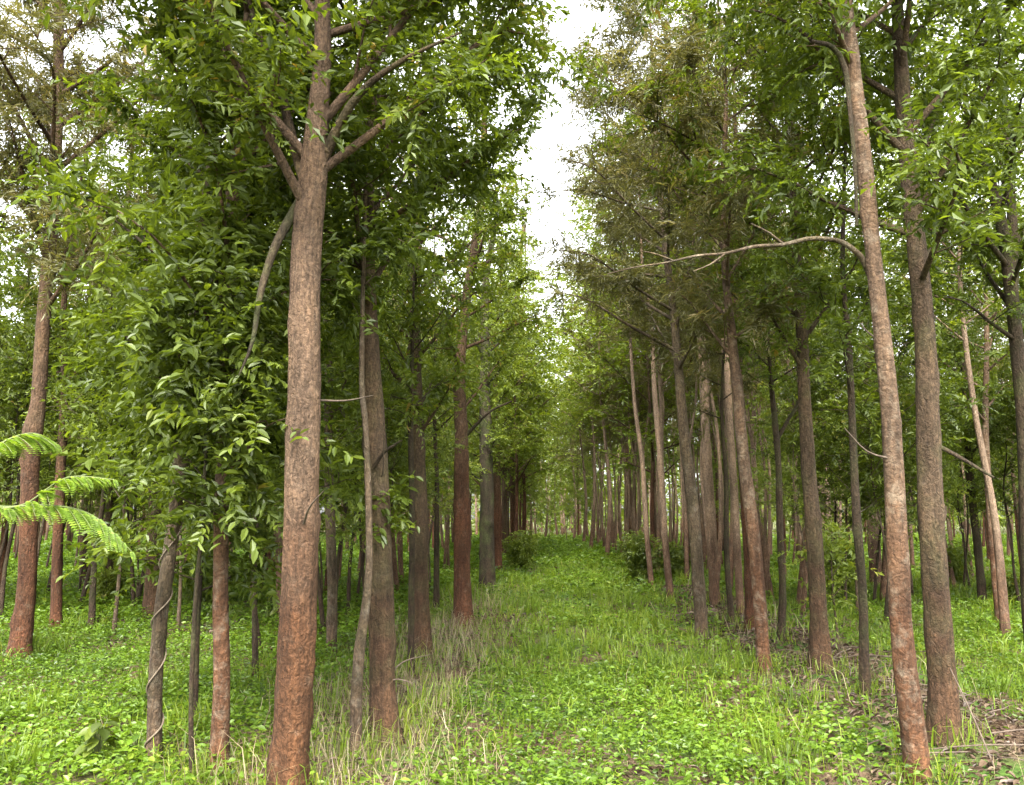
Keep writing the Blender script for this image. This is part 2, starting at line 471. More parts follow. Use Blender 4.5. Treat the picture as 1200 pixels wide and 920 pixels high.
def spray_leaves(rg, O, D, nl, tlen, L, Wd, droop=0.25, big=False, spread=0.9, clump=None):
    """O, D: spray starts and directions. nl leaves along each"""
    n = len(O)
    t = (np.arange(nl) + 0.5)[None, :] / nl + rg.uniform(-0.04, 0.04, (n, nl))
    tl = tlen * rg.uniform(0.6, 1.3, (n, 1))
    P = O[:, None] + D[:, None] * (t * tl)[..., None]
    P[..., 2] -= droop * tlen * t ** 2
    up = np.array([0, 0, 1.0])
    S = norm(np.cross(D, up) + rg.normal(0, 0.35, (n, 3)))
    sg = np.where(np.arange(nl) % 2 == 0, 1.0, -1.0)[None, :, None]
    LD = D[:, None] * 0.55 + S[:, None] * sg * spread + rg.normal(0, 0.35, (n, nl, 3))
    LD[..., 2] -= 0.28
    NN = norm(up + rg.normal(0, 0.55, (n, nl, 3)))
    r = rg.uniform(0, 1, (n, 1)) * 0.55 + rg.uniform(0, 1, (n, nl)) * 0.45
    ll = L * (rg.uniform(0.65, 1.3, (n, 1)) * rg.uniform(0.65, 1.2, (n, nl))).ravel()
    return leaf_shapes(P.reshape(-1, 3), LD.reshape(-1, 3), NN.reshape(-1, 3), ll, ll * (Wd / L), r.reshape(-1), big=big)


SP = {   # leaf kinds: leaves per spray, spray length, leaf length, leaf width, droop
    'glossy': (19, 0.40, 0.073, 0.031, 0.2),
    'light': (20, 0.43, 0.073, 0.030, 0.3),
    'olive': (26, 0.40, 0.10, 0.018, 0.35),
    'far_glossy': (16, 0.52, 0.105, 0.048, 0.2),
    'far_light': (16, 0.54, 0.105, 0.046, 0.3),
    'far_olive': (22, 0.48, 0.12, 0.026, 0.35),
}
LM = {'glossy': 'leaf_glossy', 'light': 'leaf_light', 'olive': 'leaf_olive'}
CULL = True


def grow(rg, P, R, zb, Rc, n_limb, kind, dens, elev=(20, 55), bias=None, zt=None):
    """limbs, twigs and leaf sprays on a trunk curve P (local), radii R. Returns limb parts list and crown part"""
    z = P[:, 2] - P[0, 2]
    top = zt or z[-1]
    limbs, O, D = [], [], []
    az = rg.uniform(0, 6.28)
    for i in range(n_limb):
        u = (i + rg.uniform(0.1, 0.9)) / n_limb
        h = zb + (top - zb) * u * 0.98
        k = int(np.clip(np.searchsorted(z, h), 1, len(z) - 1))
        az += 2.4 + rg.normal(0, 0.35)
        prof = min(1.0, 0.62 + 1.3 * u) * (1.0 - 0.72 * max(0, u - 0.3) / 0.7)
        Ln = Rc * prof * rg.uniform(0.75, 1.25)
        el = math.radians(rg.uniform(*elev))
        d = np.array([math.cos(az) * math.cos(el), math.sin(az) * math.cos(el), math.sin(el)])
        if bias is not None:
            d = norm(d + np.array(bias))
        st = P[k]
        side = norm(np.cross(d, [0, 0, 1.0]))
        bend = rg.normal(0, 0.12)
        r0 = min(R[k] * 0.5, 0.012 + 0.011 * Ln)
        pts = [st, st + d * Ln * 0.35 + side * bend * Ln * 0.5, st + d * Ln * 0.72 + side * bend * Ln + np.array([0, 0, 0.03 * Ln]), st + d * Ln + side * bend * Ln * 0.6 - np.array([0, 0, 0.06 * Ln])]
        pr = [r0, r0 * 0.7, r0 * 0.45, 0.004]
        LP, LR = resample(pts, pr, 0.16)
        v, f = tube(LP, LR, 6)
        tw = [(v, f, None, 0)]
        segs = [(LP, 0.25)]
        for s in range(int(2 + Ln * 2.2)):
            t = rg.uniform(0.22, 0.95)
            a = LP[int(t * (len(LP) - 1))]
            dd = norm(d * 0.55 + side * rg.choice([-1, 1]) * rg.uniform(0.5, 1.0) + rg.normal(0, 0.3, 3) + np.array([0, 0, 0.15]))
            sl_ = Ln * rg.uniform(0.22, 0.5) * (1.15 - 0.5 * t)
            sp_, sr_ = resample([a, a + dd * sl_ * 0.5 + rg.normal(0, 0.03, 3), a + dd * sl_ + np.array([0, 0, -0.06 * sl_])], [r0 * 0.4 * (1.1 - t * 0.6), 0.005, 0.003], 0.2)
            v, f = tube(sp_, sr_, 4)
            tw.append((v, f, None, 0))
            segs.append((sp_, 0.1))
        limbs.append(tw)
        for pl, t0 in segs:
            ln = float(np.sum(np.linalg.norm(np.diff(pl, axis=0), axis=1)))
            ns = rg.poisson(max(0.5, ln * dens))
            for _ in range(ns):
                t = rg.uniform(t0, 1.0)
                x = t * (len(pl) - 1)
                a = int(min(x, len(pl) - 2))
                o = pl[a] + (pl[a + 1] - pl[a]) * (x - a)
                dv = norm(pl[min(a + 1, len(pl) - 1)] - pl[a])
                O.append(o)
                D.append(norm(dv * 0.5 + rg.normal(0, 0.6, 3) + np.array([0, 0, 0.15])))
    return limbs, np.array(O), np.array(D)


def cull(crown, base, gap=True):
    """keep leaves away from the photographer and out of the open strip of sky above the path"""
    V, f, r = crown
    k = 6 if f.shape[1] == 4 else 4
    C = V.reshape(-1, k, 3).mean(1) + base
    keep = np.linalg.norm(C - CAM, axis=1) > 3.3
    if gap:
        w = 0.25 * np.sin(C[:, 1] * 0.7) + 0.25 * np.sin(C[:, 1] * 1.9 + C[:, 2])
        keep &= ~((C[:, 0] > 0.05 + w) & (C[:, 0] < 0.38 + w) & (C[:, 1] > 7))
    keep |= (np.linalg.norm(C - CAM, axis=1) > 3.3) & (np.sin(np.arange(len(C)) * 12.9898) * 43758.5 % 1 < 0.4)
    idx = np.where(keep)[0]
    V = V.reshape(-1, k, 3)[idx].reshape(-1, 3)
    m = f.shape[0] // (len(r) // k)
    f0 = f[:m]
    f = (np.arange(len(idx))[:, None, None] * k + f0[None]).reshape(-1, f.shape[1])
    return V, f, np.repeat(r.reshape(-1, k)[idx, 0], k)


NTREE = 0


def hand_tree(name, label, cat, pts, bark, top, zb=None, Rc=1.5, n_limb=14, kind='glossy', dens=9, seed=1, group=None, rough=0.085, ridge=0.05,
              limbs_px=(), flare=1.35, big=False, elev=(20, 55), bias=None, nseg=18, zt=None, dead=0):
    """pts: (px, py, width in px) up the trunk, first one at the ground"""
    rg = np.random.default_rng(seed)
    b = on_ground(pts[0][0], pts[0][1])
    Y = b[1]
    P = [b - np.array([0, 0, 0.12])]
    s = px_size(b)
    pts = [(a, c, w * 0.88) for (a, c, w) in pts]
    R = [pts[0][2] * s / 2 * flare]
    for (px, py, w) in pts[1:]:
        p = at_depth(px, py, Y)
        P.append(p); R.append(w * px_size(p) / 2)
    if len(P) > 1:
        p1 = P[0] + (P[1] - P[0]) * min(0.3, 0.35 / max(0.36, P[1][2] - P[0][2]))
        P.insert(1, p1); R.insert(1, R[0] / flare * 1.03)
    # go on to the tree's real top
    last = P[-1]; d = norm(P[-1] - P[-2])
    zz = last[2]
    n_up = max(1, int((top - zz) / 1.2))
    for i in range(n_up):
        d = norm(d * 0.8 + np.array([rg.normal(0, 0.05), rg.normal(0, 0.05), 0.25]))
        last = last + d * (top - zz) / n_up
        P.append(last); R.append(max(0.008, R[len(R) - 1 - i] * (1 - (i + 1) / (n_up + 0.15))))
    P = np.array(P); R = np.array(R)
    # small wander in depth so the trunk is not flat in one plane
    P[2:, 0] += 0.012 * np.sin(P[2:, 2] * 2.3 + seed * 1.7)
    wy = 0.035 * np.sin(P[:, 2] * 1.1 + seed) * np.minimum(1, P[:, 2] / 1.0)
    P[:, 1] += wy
    P, R = resample(P, R, 0.07)
    root = thing(name, label, cat, b, group)
    Pl = P - b
    v, f = tube(Pl, R, nseg, seed, rough, ridge, 16)
    link('trunk', mesh('trunk', [(v, f, None, 0)], [M[bark]], True), root)
    bm = M[bark]
    for q in limbs_px:
        lp = []; lr = []
        for (px, py, w, dy) in q['pts']:
            p = at_depth(px, py, Y + dy); lp.append(p - b); lr.append(w * px_size(p) / 2)
        lp, lr = resample(lp, lr, 0.06)
        v, f = tube(lp, lr, 8, seed + 3, 0.08)
        link('branch', mesh('branch', [(v, f, None, 0)], [M[q.get('mat', bark)]], True), root, label=q.get('label'))
    for _ in range(dead):     # dry snapped side twigs on the bare trunk
        k = rg.integers(int(len(Pl) * 0.06), int(len(Pl) * 0.4))
        a = rg.uniform(0, 6.28); ln = rg.uniform(0.25, 0.7)
        d = np.array([math.cos(a), math.sin(a), rg.uniform(0.1, 0.7)])
        lp, lr = resample([Pl[k], Pl[k] + d * ln * 0.5 + rg.normal(0, 0.03, 3), Pl[k] + d * ln + rg.normal(0, 0.06, 3)], [0.009, 0.006, 0.003], 0.06)
        v, f = tube(lp, lr, 5)
        link('dry_twig', mesh('dry_twig', [(v, f, None, 0)], [M['dead_wood']], True), root)
    if zb is not None:
        limbs, O, D = grow(rg, Pl, R, zb, Rc, n_limb, kind.replace('far_', ''), dens * (0.9 if b[1] > 7.5 else 1.1), elev, bias, zt)
        for tw in limbs:
            link('branch', mesh('branch', tw, [bm], True), root)
        nl, tl, L, Wd, dr = SP[kind]
        cr = cull(spray_leaves(rg, O, D, nl, tl, L, Wd, dr, big), b)
        link('crown', mesh('crown', [(*cr, 0)], [M[LM[kind.replace('far_', '')]]]), root, kind='stuff')
    return root, P, R, b


def proto_tree(name, cat, Ht, r0, zb, Rc, n_limb, kind, dens, bark, seed, lean=0.25, fork=False):
    rg = np.random.default_rng(seed)
    root = thing(name, '', cat, (0, 0, 0))
    n = 7
    zs = np.linspace(0, Ht, n)
    wx = np.cumsum(rg.normal(0, lean * 0.25, n)); wy = np.cumsum(rg.normal(0, lean * 0.25, n))
    wx -= wx[0]; wy -= wy[0]
    P = np.stack([wx, wy, zs - 0.1], -1)
    R = r0 * (1 - 0.93 * (zs / Ht) ** 1.1); R[0] *= 1.25
    P, R = resample(P, R, 0.22)
    v, f = tube(P, R, 10, seed, 0.06, 0.0)
    link('trunk', mesh('trunk', [(v, f, None, 0)], [M[bark]], True), root)
    limbs, O, D = grow(rg, P, R, zb, Rc, n_limb, kind, dens)
    for tw in limbs[:6]:
        link('branch', mesh('branch', tw, [M[bark]], True), root)
    link('branch', mesh('branches', [x for t in limbs[6:] for x in t], [M[bark]], True), root, kind='stuff') if len(limbs) > 6 else None
    nl, tl, L, Wd, dr = SP[kind]
    cr = spray_leaves(rg, O, D, nl, tl, L, Wd, dr)
    link('crown', mesh('crown', [(*cr, 0)], [M[LM[kind.replace('far_', '')]]]), root, kind='stuff')
    return root


# ------------------------------------------------------------------ hand placed trees
T = []


def ht(*a, **k):
    global NTREE
    NTREE += 1
    k.setdefault('seed', NTREE * 7 + 3)
    r = hand_tree(*a, **k)
    T.append(r)
    return r


# left row, nearest first
BIG = ht('plantation_tree', 'stout reddish brown tree, thickest trunk, forking high up in glossy leaves', 'tree',
   [(341, 935, 47), (343, 900, 46), (348, 760, 46), (352, 640, 44), (355, 500, 43), (358, 380, 41), (359, 280, 40), (364, 205, 38), (370, 120, 27), (376, 40, 22)],
   'bark_big', 8.4, 3.4, 2.6, 26, 'glossy', 19, ridge=0.06, flare=1.2, nseg=36, dead=3,
   limbs_px=[dict(pts=[(372, 200, 13, 0.02), (346, 246, 12, 0.02), (322, 290, 10, -0.08), (305, 345, 8, -0.15), (296, 400, 5, -0.2), (280, 440, 2, -0.2)], mat='bark_mossy', label='dark crooked limb hanging down from the fork'),
             dict(pts=[(366, 232, 15, 0.03), (384, 175, 14, 0.03), (420, 112, 9, -0.1), (470, 72, 6, -0.25), (540, 38, 2.5, -0.35)], mat='bark_brown'),
             dict(pts=[(363, 235, 15, 0.02), (342, 160, 12, 0.1), (326, 95, 9, 0.2), (300, 30, 6, 0.3), (285, -30, 3, 0.3)], mat='bark_brown')])
VINE = ht('plantation_tree', 'thin grey lichen blotched tree with a vine coiled round its trunk', 'tree',
   [(180, 898, 19), (186, 800, 18), (191, 720, 18), (199, 640, 18), (208, 540, 18), (213, 470, 17), (222, 380, 15), (232, 280, 13)],
   'bark_grey', 6.2, 2.35, 1.15, 13, 'glossy', 18, big=True)
ht('young_tree', 'low leafy young tree standing before the pale banded trunk', 'young tree',
   [(226, 925, 7), (227, 820, 6), (230, 720, 6), (234, 620, 5), (238, 520, 4)], 'bark_dark', 3.5, 1.5, 0.62, 24, 'glossy', 26, big=True)  # stand-in for the dense creeper clump hanging on the slim trunks
ht('young_tree', 'leafy young tree crowding between the vine wrapped stem and the pale banded trunk', 'young tree',
   [(228, 862, 8), (232, 740, 7), (236, 620, 7), (240, 500, 6), (246, 380, 5)], 'bark_dark', 4.6, 1.05, 1.0, 30, 'glossy', 28, big=True)  # its leaves also take the place of that creeper clump
ht('young_tree', 'dense leafy young tree reaching up between the banded trunk and the thickest tree', 'young tree',
   [(300, 800, 8), (298, 700, 7), (300, 600, 7), (302, 480, 6), (306, 380, 6), (304, 280, 5)], 'bark_dark', 5.2, 1.9, 1.1, 24, 'glossy', 22)
BAND = ht('plantation_tree', 'slim red trunk with pale bands and dense leaves beside the thickest tree', 'tree',
   [(257, 912, 25), (257, 800, 22), (258, 690, 20), (262, 560, 18), (267, 400, 17), (270, 310, 17), (278, 200, 14), (286, 100, 12)],
   'bark_banded', 7, 1.75, 1.0, 24, 'glossy', 20, rough=0.07, big=True)
ht('plantation_tree', 'orange brown trunk with knotty patch beside the feathery sapling', 'tree',
   [(22, 776, 27), (30, 680, 23), (38, 560, 21), (41, 505, 25), (46, 470, 18), (52, 370, 17), (60, 240, 16), (68, 120, 14), (71, 40, 13)],
   'bark_red', 10, 4.2, 2.4, 28, 'olive', 17)
ht('plantation_tree', 'tree with leafy crown high behind the orange brown knotty trunk', 'tree',
   [(128, 712, 14), (130, 620, 13), (136, 500, 11), (143, 380, 10), (150, 260, 8)], 'bark_brown', 10.5, 4.4, 2.2, 24, 'glossy', 12)
ht('plantation_tree', 'slim pale grey lichen trunk just behind the thickest tree', 'tree',
   [(389, 772, 14), (389, 680, 13), (387, 560, 12), (384, 440, 11), (382, 340, 10)],
   'bark_grey', 8.4, 2.6, 1.3, 14, 'glossy', 15)
L6 = ht('plantation_tree', 'brown tree with mossy band and leafy tuft above dry grass', 'tree',
   [(452, 868, 40), (450, 800, 33), (446, 700, 34), (442, 600, 34), (440, 520, 30), (437, 440, 25), (432, 360, 21), (429, 290, 18), (430, 200, 14), (440, 100, 11)],
   'bark_brown', 8.4, 2.9, 1.8, 26, 'glossy', 17, flare=1.3, nseg=24, dead=3,
   limbs_px=[dict(pts=[(438, 548, 5, -0.12), (450, 530, 4, -0.2), (462, 522, 3, -0.25), (470, 516, 2, -0.3)], mat='bark_dark')])
ht('plantation_tree', 'crooked thin lichen grey stem leaning against the mossy banded brown tree', 'tree',
   [(418, 893, 17), (420, 820, 15), (424, 760, 14), (431, 680, 10), (430, 600, 9), (427, 500, 8), (424, 420, 7)],
   'bark_grey', 4.6, 2.9, 0.8, 7, 'glossy', 15, rough=0.14)
ht('plantation_tree', 'straight brown tree standing in dry grass with a dark thin stem beside', 'tree',
   [(494, 772, 28), (493, 690, 24), (490, 600, 23), (488, 520, 20), (487, 430, 17), (486, 340, 14), (490, 240, 11)],
   'bark_brown', 8.4, 2.5, 1.6, 22, 'glossy', 15)
ht('plantation_tree', 'dark thin stem pressed close to a straight brown tree', 'tree',
   [(481, 792, 9), (483, 700, 8), (482, 600, 7), (480, 500, 7)], 'bark_dark', 5, 2.5, 1.0, 10, 'glossy', 13)
ht('plantation_tree', 'rusty red straight trunk with bark flaking in the row left of path', 'tree',
   [(543, 737, 26), (542, 660, 22), (541, 580, 21), (540, 500, 18), (540, 420, 15), (550, 320, 12), (565, 230, 10), (567, 160, 9)],
   'bark_red', 10, 3.1, 1.6, 24, 'glossy', 15,
   limbs_px=[dict(pts=[(542, 515, 6, 0), (556, 500, 4, -0.1), (575, 482, 3, -0.2), (600, 470, 2, -0.3)], mat='bark_dark')])
ht('plantation_tree', 'dark moss covered trunk between rusty red trunk and the low bush', 'tree',
   [(571, 694, 22), (571, 620, 19), (570, 560, 18), (569, 500, 16), (568, 420, 13), (570, 330, 10)],
   'bark_mossy', 10, 2.4, 1.6, 26, 'light', 15)
ht('plantation_tree', 'slender rusty trunk peeking out behind the moss covered trunk', 'tree',
   [(583, 672, 12), (583, 610, 11), (582, 560, 10), (582, 480, 9), (584, 380, 7)],
   'bark_red', 10, 2.4, 1.6, 26, 'light', 15)
ht('plantation_tree', 'slim tree with lacy bright green crown leaning over the path', 'tree',
   [(602, 652, 8), (601, 600, 7), (601, 520, 7), (604, 420, 6), (608, 330, 5), (614, 260, 4)], 'bark_red', 11.5, 3.6, 1.9, 26, 'light', 7, bias=(0.25, -0.1, 0))
# stems left of the row
ht('plantation_tree', 'dark reddish trunk standing behind the vine wrapped stem', 'tree',
   [(178, 727, 23), (181, 650, 20), (186, 560, 17), (188, 480, 15), (192, 380, 12)], 'bark_brown', 8.4, 2.4, 1.9, 24, 'glossy', 15)
ht('plantation_tree', 'thin reddish trunk beyond the feathery sapling', 'tree',
   [(66, 740, 14), (68, 650, 13), (71, 560, 12), (74, 460, 10)], 'bark_red', 8.4, 2.3, 1.6, 22, 'glossy', 13)
ht('plantation_tree', 'thin dark forked stem beyond the feathery sapling', 'tree',
   [(107, 742, 9), (110, 690, 8), (112, 640, 7), (120, 580, 6), (124, 500, 5)], 'bark_dark', 6, 2.6, 1.3, 12, 'light', 15)
ht('plantation_tree', 'short stretch of red trunk seen left of the thickest tree', 'tree',
   [(316, 683, 15), (314, 620, 13), (312, 560, 12), (312, 470, 10)], 'bark_red', 8.4, 2.4, 1.8, 22, 'light', 13)
ht('plantation_tree', 'dark slim stem behind the straight brown tree in dry grass', 'tree',
   [(511, 722, 8), (512, 640, 7), (511, 560, 6), (510, 480, 5)], 'bark_dark', 8, 2.6, 1.3, 14, 'glossy', 15)
ht('plantation_tree', 'tall bare stemmed tree with thin lacy crown above the olive crowns', 'tree',
   [(868, 722, 10), (862, 600, 10), (853, 450, 9), (843, 300, 8), (832, 180, 7), (820, 90, 6)], 'bark_pale', 12.5, 7.0, 2.2, 22, 'light', 7, bias=(-0.3, 0, 0))
# right row, nearest first
R1 = ht('plantation_tree', 'slender pinkish trunk with red wounds and a long bare arching branch', 'tree',
   [(1077, 918, 34), (1072, 880, 30), (1064, 800, 29), (1059, 730, 28), (1056, 660, 28), (1050, 580, 26), (1040, 480, 24), (1028, 380, 22), (1020, 290, 20), (1014, 200, 22), (1004, 110, 20), (995, 40, 18)],
   'bark_banded', 8.4, 4.7, 1.7, 16, 'glossy', 15, rough=0.07, nseg=22, dead=2,
   limbs_px=[dict(pts=[(1021, 325, 9, 0.02), (1012, 306, 7, 0), (1003, 295, 6.5, -0.05), (987, 284, 6, -0.1), (968, 280, 5.5, -0.1), (945, 280, 5.2, -0.14), (916, 287, 4.6, -0.13), (884, 289, 4.2, -0.18), (850, 297, 3.6, -0.2), (815, 300, 3, -0.24), (780, 308, 2.4, -0.25), (745, 313, 1.8, -0.28), (712, 321, 1, -0.3)], mat='bark_grey', label='long bare grey branch arching out over the path'),
             dict(pts=[(918, 286, 3, -0.13), (900, 272, 2.2, -0.16), (880, 262, 1.2, -0.2)], mat='bark_grey'),
             dict(pts=[(850, 297, 2.6, -0.2), (832, 310, 1.8, -0.24), (812, 318, 1, -0.28)], mat='bark_grey'),
             dict(pts=[(790, 306, 2, -0.25), (770, 298, 1.4, -0.27), (752, 294, 0.8, -0.3)], mat='bark_grey'),
             dict(pts=[(1004, 265, 4, -0.16), (1002, 200, 4.5, -0.16), (996, 130, 5, -0.16), (990, 80, 7, -0.14), (975, 55, 6, -0.2), (950, 48, 4, -0.3)], mat='bark_dark')])
R2 = ht('plantation_tree', 'thick dark brown straight trunk beside the slender pinkish one', 'tree',
   [(1107, 868, 40), (1103, 800, 36), (1097, 700, 33), (1091, 600, 32), (1085, 500, 31), (1080, 400, 26), (1074, 300, 24), (1068, 200, 22), (1060, 100, 19)],
   'bark_brown', 8.4, 3.2, 2.0, 24, 'glossy', 15, nseg=24, flare=1.3,
   limbs_px=[dict(pts=[(1092, 520, 7, 0), (1110, 528, 5, -0.1), (1140, 545, 4, -0.2), (1165, 560, 3, -0.3)], mat='bark_dark')])
ht('plantation_tree', 'very thin dark straight stem rising from dead sticks', 'tree',
   [(1014, 815, 13), (1009, 700, 11), (1003, 600, 11), (998, 500, 9), (993, 400, 8), (989, 300, 6)], 'bark_dark', 7.5, 2.6, 1.3, 14, 'glossy', 15)
ht('plantation_tree', 'dark brown tree with swollen base on brown litter', 'tree',
   [(962, 786, 30), (957, 720, 22), (953, 640, 21), (949, 560, 19), (944, 480, 17), (940, 400, 15), (935, 300, 12), (930, 200, 10)],
   'bark_brown', 9, 3.0, 1.9, 24, 'glossy', 15, flare=1.5)
ht('plantation_tree', 'mottled slender tree leaning toward the path with olive crown', 'tree',
   [(896, 788, 17), (888, 700, 17), (881, 620, 17), (873, 540, 16), (866, 460, 14), (857, 390, 12), (850, 320, 10), (848, 230, 8)],
   'bark_banded', 9.0, 3.2, 1.7, 26, 'olive', 14, rough=0.08)
ht('plantation_tree', 'plain brown trunk right behind the mottled leaning one', 'tree',
   [(882, 740, 17), (878, 660, 16), (874, 580, 15), (868, 480, 13), (862, 400, 11)], 'bark_red', 10.5, 5.2, 1.7, 18, 'light', 11)
ht('plantation_tree', 'grey brown slanting tree with olive feathery crown over the path edge', 'tree',
   [(823, 750, 16), (819, 680, 16), (812, 600, 16), (804, 520, 14), (797, 450, 12), (788, 370, 10), (778, 270, 8), (772, 200, 6)],
   'bark_grey', 9.6, 3.6, 2.5, 30, 'olive', 14, bias=(-0.4, 0, 0))
ht('plantation_tree', 'yellowish brown trunk just beyond the slanting grey brown tree', 'tree',
   [(838, 707, 13), (834, 620, 13), (828, 520, 12), (822, 420, 10)], 'bark_pale', 11.5, 5.0, 1.7, 20, 'light', 11)
ht('plantation_tree', 'thin blackish stem with one side shoot near the path', 'tree',
   [(857, 730, 8), (853, 650, 7), (850, 560, 6), (846, 470, 4)], 'bark_dark', 5.5, 3.0, 1.0, 10, 'olive', 15)
ht('plantation_tree', 'thin dark wavy stem forking under dark foliage', 'tree',
   [(914, 752, 10), (918, 690, 9), (915, 620, 9), (911, 550, 8), (906, 490, 8), (902, 420, 5)], 'bark_dark', 6, 3.1, 1.5, 14, 'glossy', 18, rough=0.1,
   limbs_px=[dict(pts=[(908, 520, 6, 0), (922, 495, 4.5, -0.05), (938, 468, 3.5, -0.1), (948, 445, 2.5, -0.1)], mat='bark_dark')])
ht('plantation_tree', 'pale thin stem at the edge of the dark bushes', 'tree',
   [(786, 702, 9), (779, 620, 8.5), (773, 540, 8), (768, 460, 7), (763, 380, 5)], 'bark_pale', 11, 5.6, 1.8, 22, 'olive', 15)
ht('plantation_tree', 'whitish thin stem rising out of the dark bush', 'tree',
   [(764, 690, 7), (757, 610, 7), (752, 540, 6), (745, 480, 5.5), (740, 420, 4)], 'bark_pale', 11, 5.8, 1.8, 22, 'light', 15)
ht('plantation_tree', 'red footed slim trunk turning pale above on the right of the path', 'tree',
   [(741, 650, 11), (738, 590, 9), (734, 530, 8), (730, 470, 6), (727, 400, 5)], 'bark_red', 12, 6.0, 2.2, 24, 'olive', 13)
ht('plantation_tree', 'pale pinkish trunk behind the swollen based dark tree', 'tree',
   [(968, 668, 20), (966, 600, 18), (962, 530, 16), (958, 450, 13)], 'bark_pale', 11, 4.5, 2.0, 20, 'light', 13)
ht('plantation_tree', 'pale trunk with rusty foot standing in bright grass', 'tree',
   [(1027, 690, 16), (1023, 620, 15), (1020, 550, 14), (1016, 460, 11)], 'bark_pale', 8.4, 4.8, 1.9, 18, 'glossy', 13)
ht('plantation_tree', 'dark slender stem in bright grass beside a reddish one', 'tree',
   [(1152, 712, 11), (1146, 640, 10), (1138, 560, 10), (1132, 480, 8)], 'bark_dark', 8.4, 2.6, 1.7, 22, 'glossy', 17)
ht('plantation_tree', 'reddish slender stem with small fork in bright grass', 'tree',
   [(1173, 735, 12), (1167, 660, 10), (1160, 590, 9), (1155, 500, 8)], 'bark_banded', 8.4, 2.7, 1.6, 22, 'glossy', 15)
ht('plantation_tree', 'dark forked tree whose limbs slant through dense glossy leaves', 'tree',
   [(1218, 800, 26), (1212, 700, 24), (1200, 520, 20), (1190, 400, 17), (1178, 300, 15), (1165, 230, 13), (1148, 175, 10)],
   'bark_dark', 6.5, 3.3, 1.9, 20, 'glossy', 17,
   limbs_px=[dict(pts=[(1186, 360, 13, 0), (1187, 280, 11, 0), (1182, 190, 9, 0.1), (1176, 90, 7, 0.1)], mat='bark_dark')])

# ------------------------------------------------------------------ rows behind
PT = dict(
    tall_a=proto_tree('plantation_tree', 'tree', 9.5, 0.075, 2.9, 1.8, 24, 'far_glossy', 5.5, 'bark_brown', 101),
    tall_b=proto_tree('plantation_tree', 'tree', 10.5, 0.06, 4.2, 1.8, 22, 'far_light', 5.2, 'bark_pale', 102),
    tall_c=proto_tree('plantation_tree', 'tree', 10.0, 0.06, 3.6, 1.9, 24, 'far_olive', 6, 'bark_red', 103),
    tall_d=proto_tree('plantation_tree', 'tree', 9.0, 0.06, 2.0, 1.8, 26, 'far_light', 5.5, 'bark_red', 104),
    thin=proto_tree('plantation_tree', 'tree', 8.5, 0.04, 4.6, 1.2, 14, 'far_olive', 7, 'bark_pale', 107, 0.35),
    young_a=proto_tree('young_tree', 'young tree', 5.2, 0.03, 1.7, 1.4, 22, 'glossy', 8, 'bark_dark', 105),
    young_b=proto_tree('young_tree', 'young tree', 4.4, 0.025, 1.3, 1.3, 20, 'light', 8, 'bark_grey', 106),
)
LBL = dict(
    tall_a=('brown trunked tree with dark green crown {}', 'brown trees {}'),
    tall_b=('pale trunked tree with light green crown {}', 'pale trees {}'),
    tall_c=('red trunked tree with fine olive crown {}', 'olive crowned trees {}'),
    tall_d=('red trunked tree with low hanging light green crown {}', 'low crowned trees {}'),
    thin=('very thin pale straight stem with small olive crown {}', 'thin pale stems {}'),
    young_a=('small dark stemmed young tree with low glossy leaves {}', 'dark young trees {}'),
    young_b=('small grey stemmed young tree with low light leaves {}', 'grey young trees {}'),
)
rg = np.random.default_rng(77)
hand_xy = np.array([t[3][:2] for t in T])
used = set()


def place(kind, x, y, s=None, wide=1.0):
    side = ('edging the path left' if -2.2 < x < 1 else 'edging the path right' if 1 <= x < 4.3 else
            'in the second row left' if -5.5 < x < 0 else 'in the second row right' if 0 < x < 7.5 else
            'deep in the left stand' if x < 0 else 'deep in the right stand')
    if y > 44 and -2.2 < x < 4.3:
        side = 'closing the path end'
    lab, grp = LBL[kind]
    loc = (x, y, float(ground(x, y)))
    s = s or rg.uniform(0.86, 1.12)
    rz = rg.uniform(0, 6.28)
    root = PT[kind]
    if kind in used:
        root = copy_tree(root, loc, rz, s, lab.format(side), grp.format(side))
        for c in root.children:
            if not c.name.startswith('trunk'):
                c.scale = (wide, wide, 1)
    else:
        used.add(kind)
        root.location = loc; root.rotation_euler = (0, 0, rz); root.scale = (s, s, s)
        root['label'] = lab.format(side); root['group'] = grp.format(side)


def in_view(x, y, m=1.8):
    return abs(x - y * math.tan(-YAW)) < 0.64 * y + m and y > 3


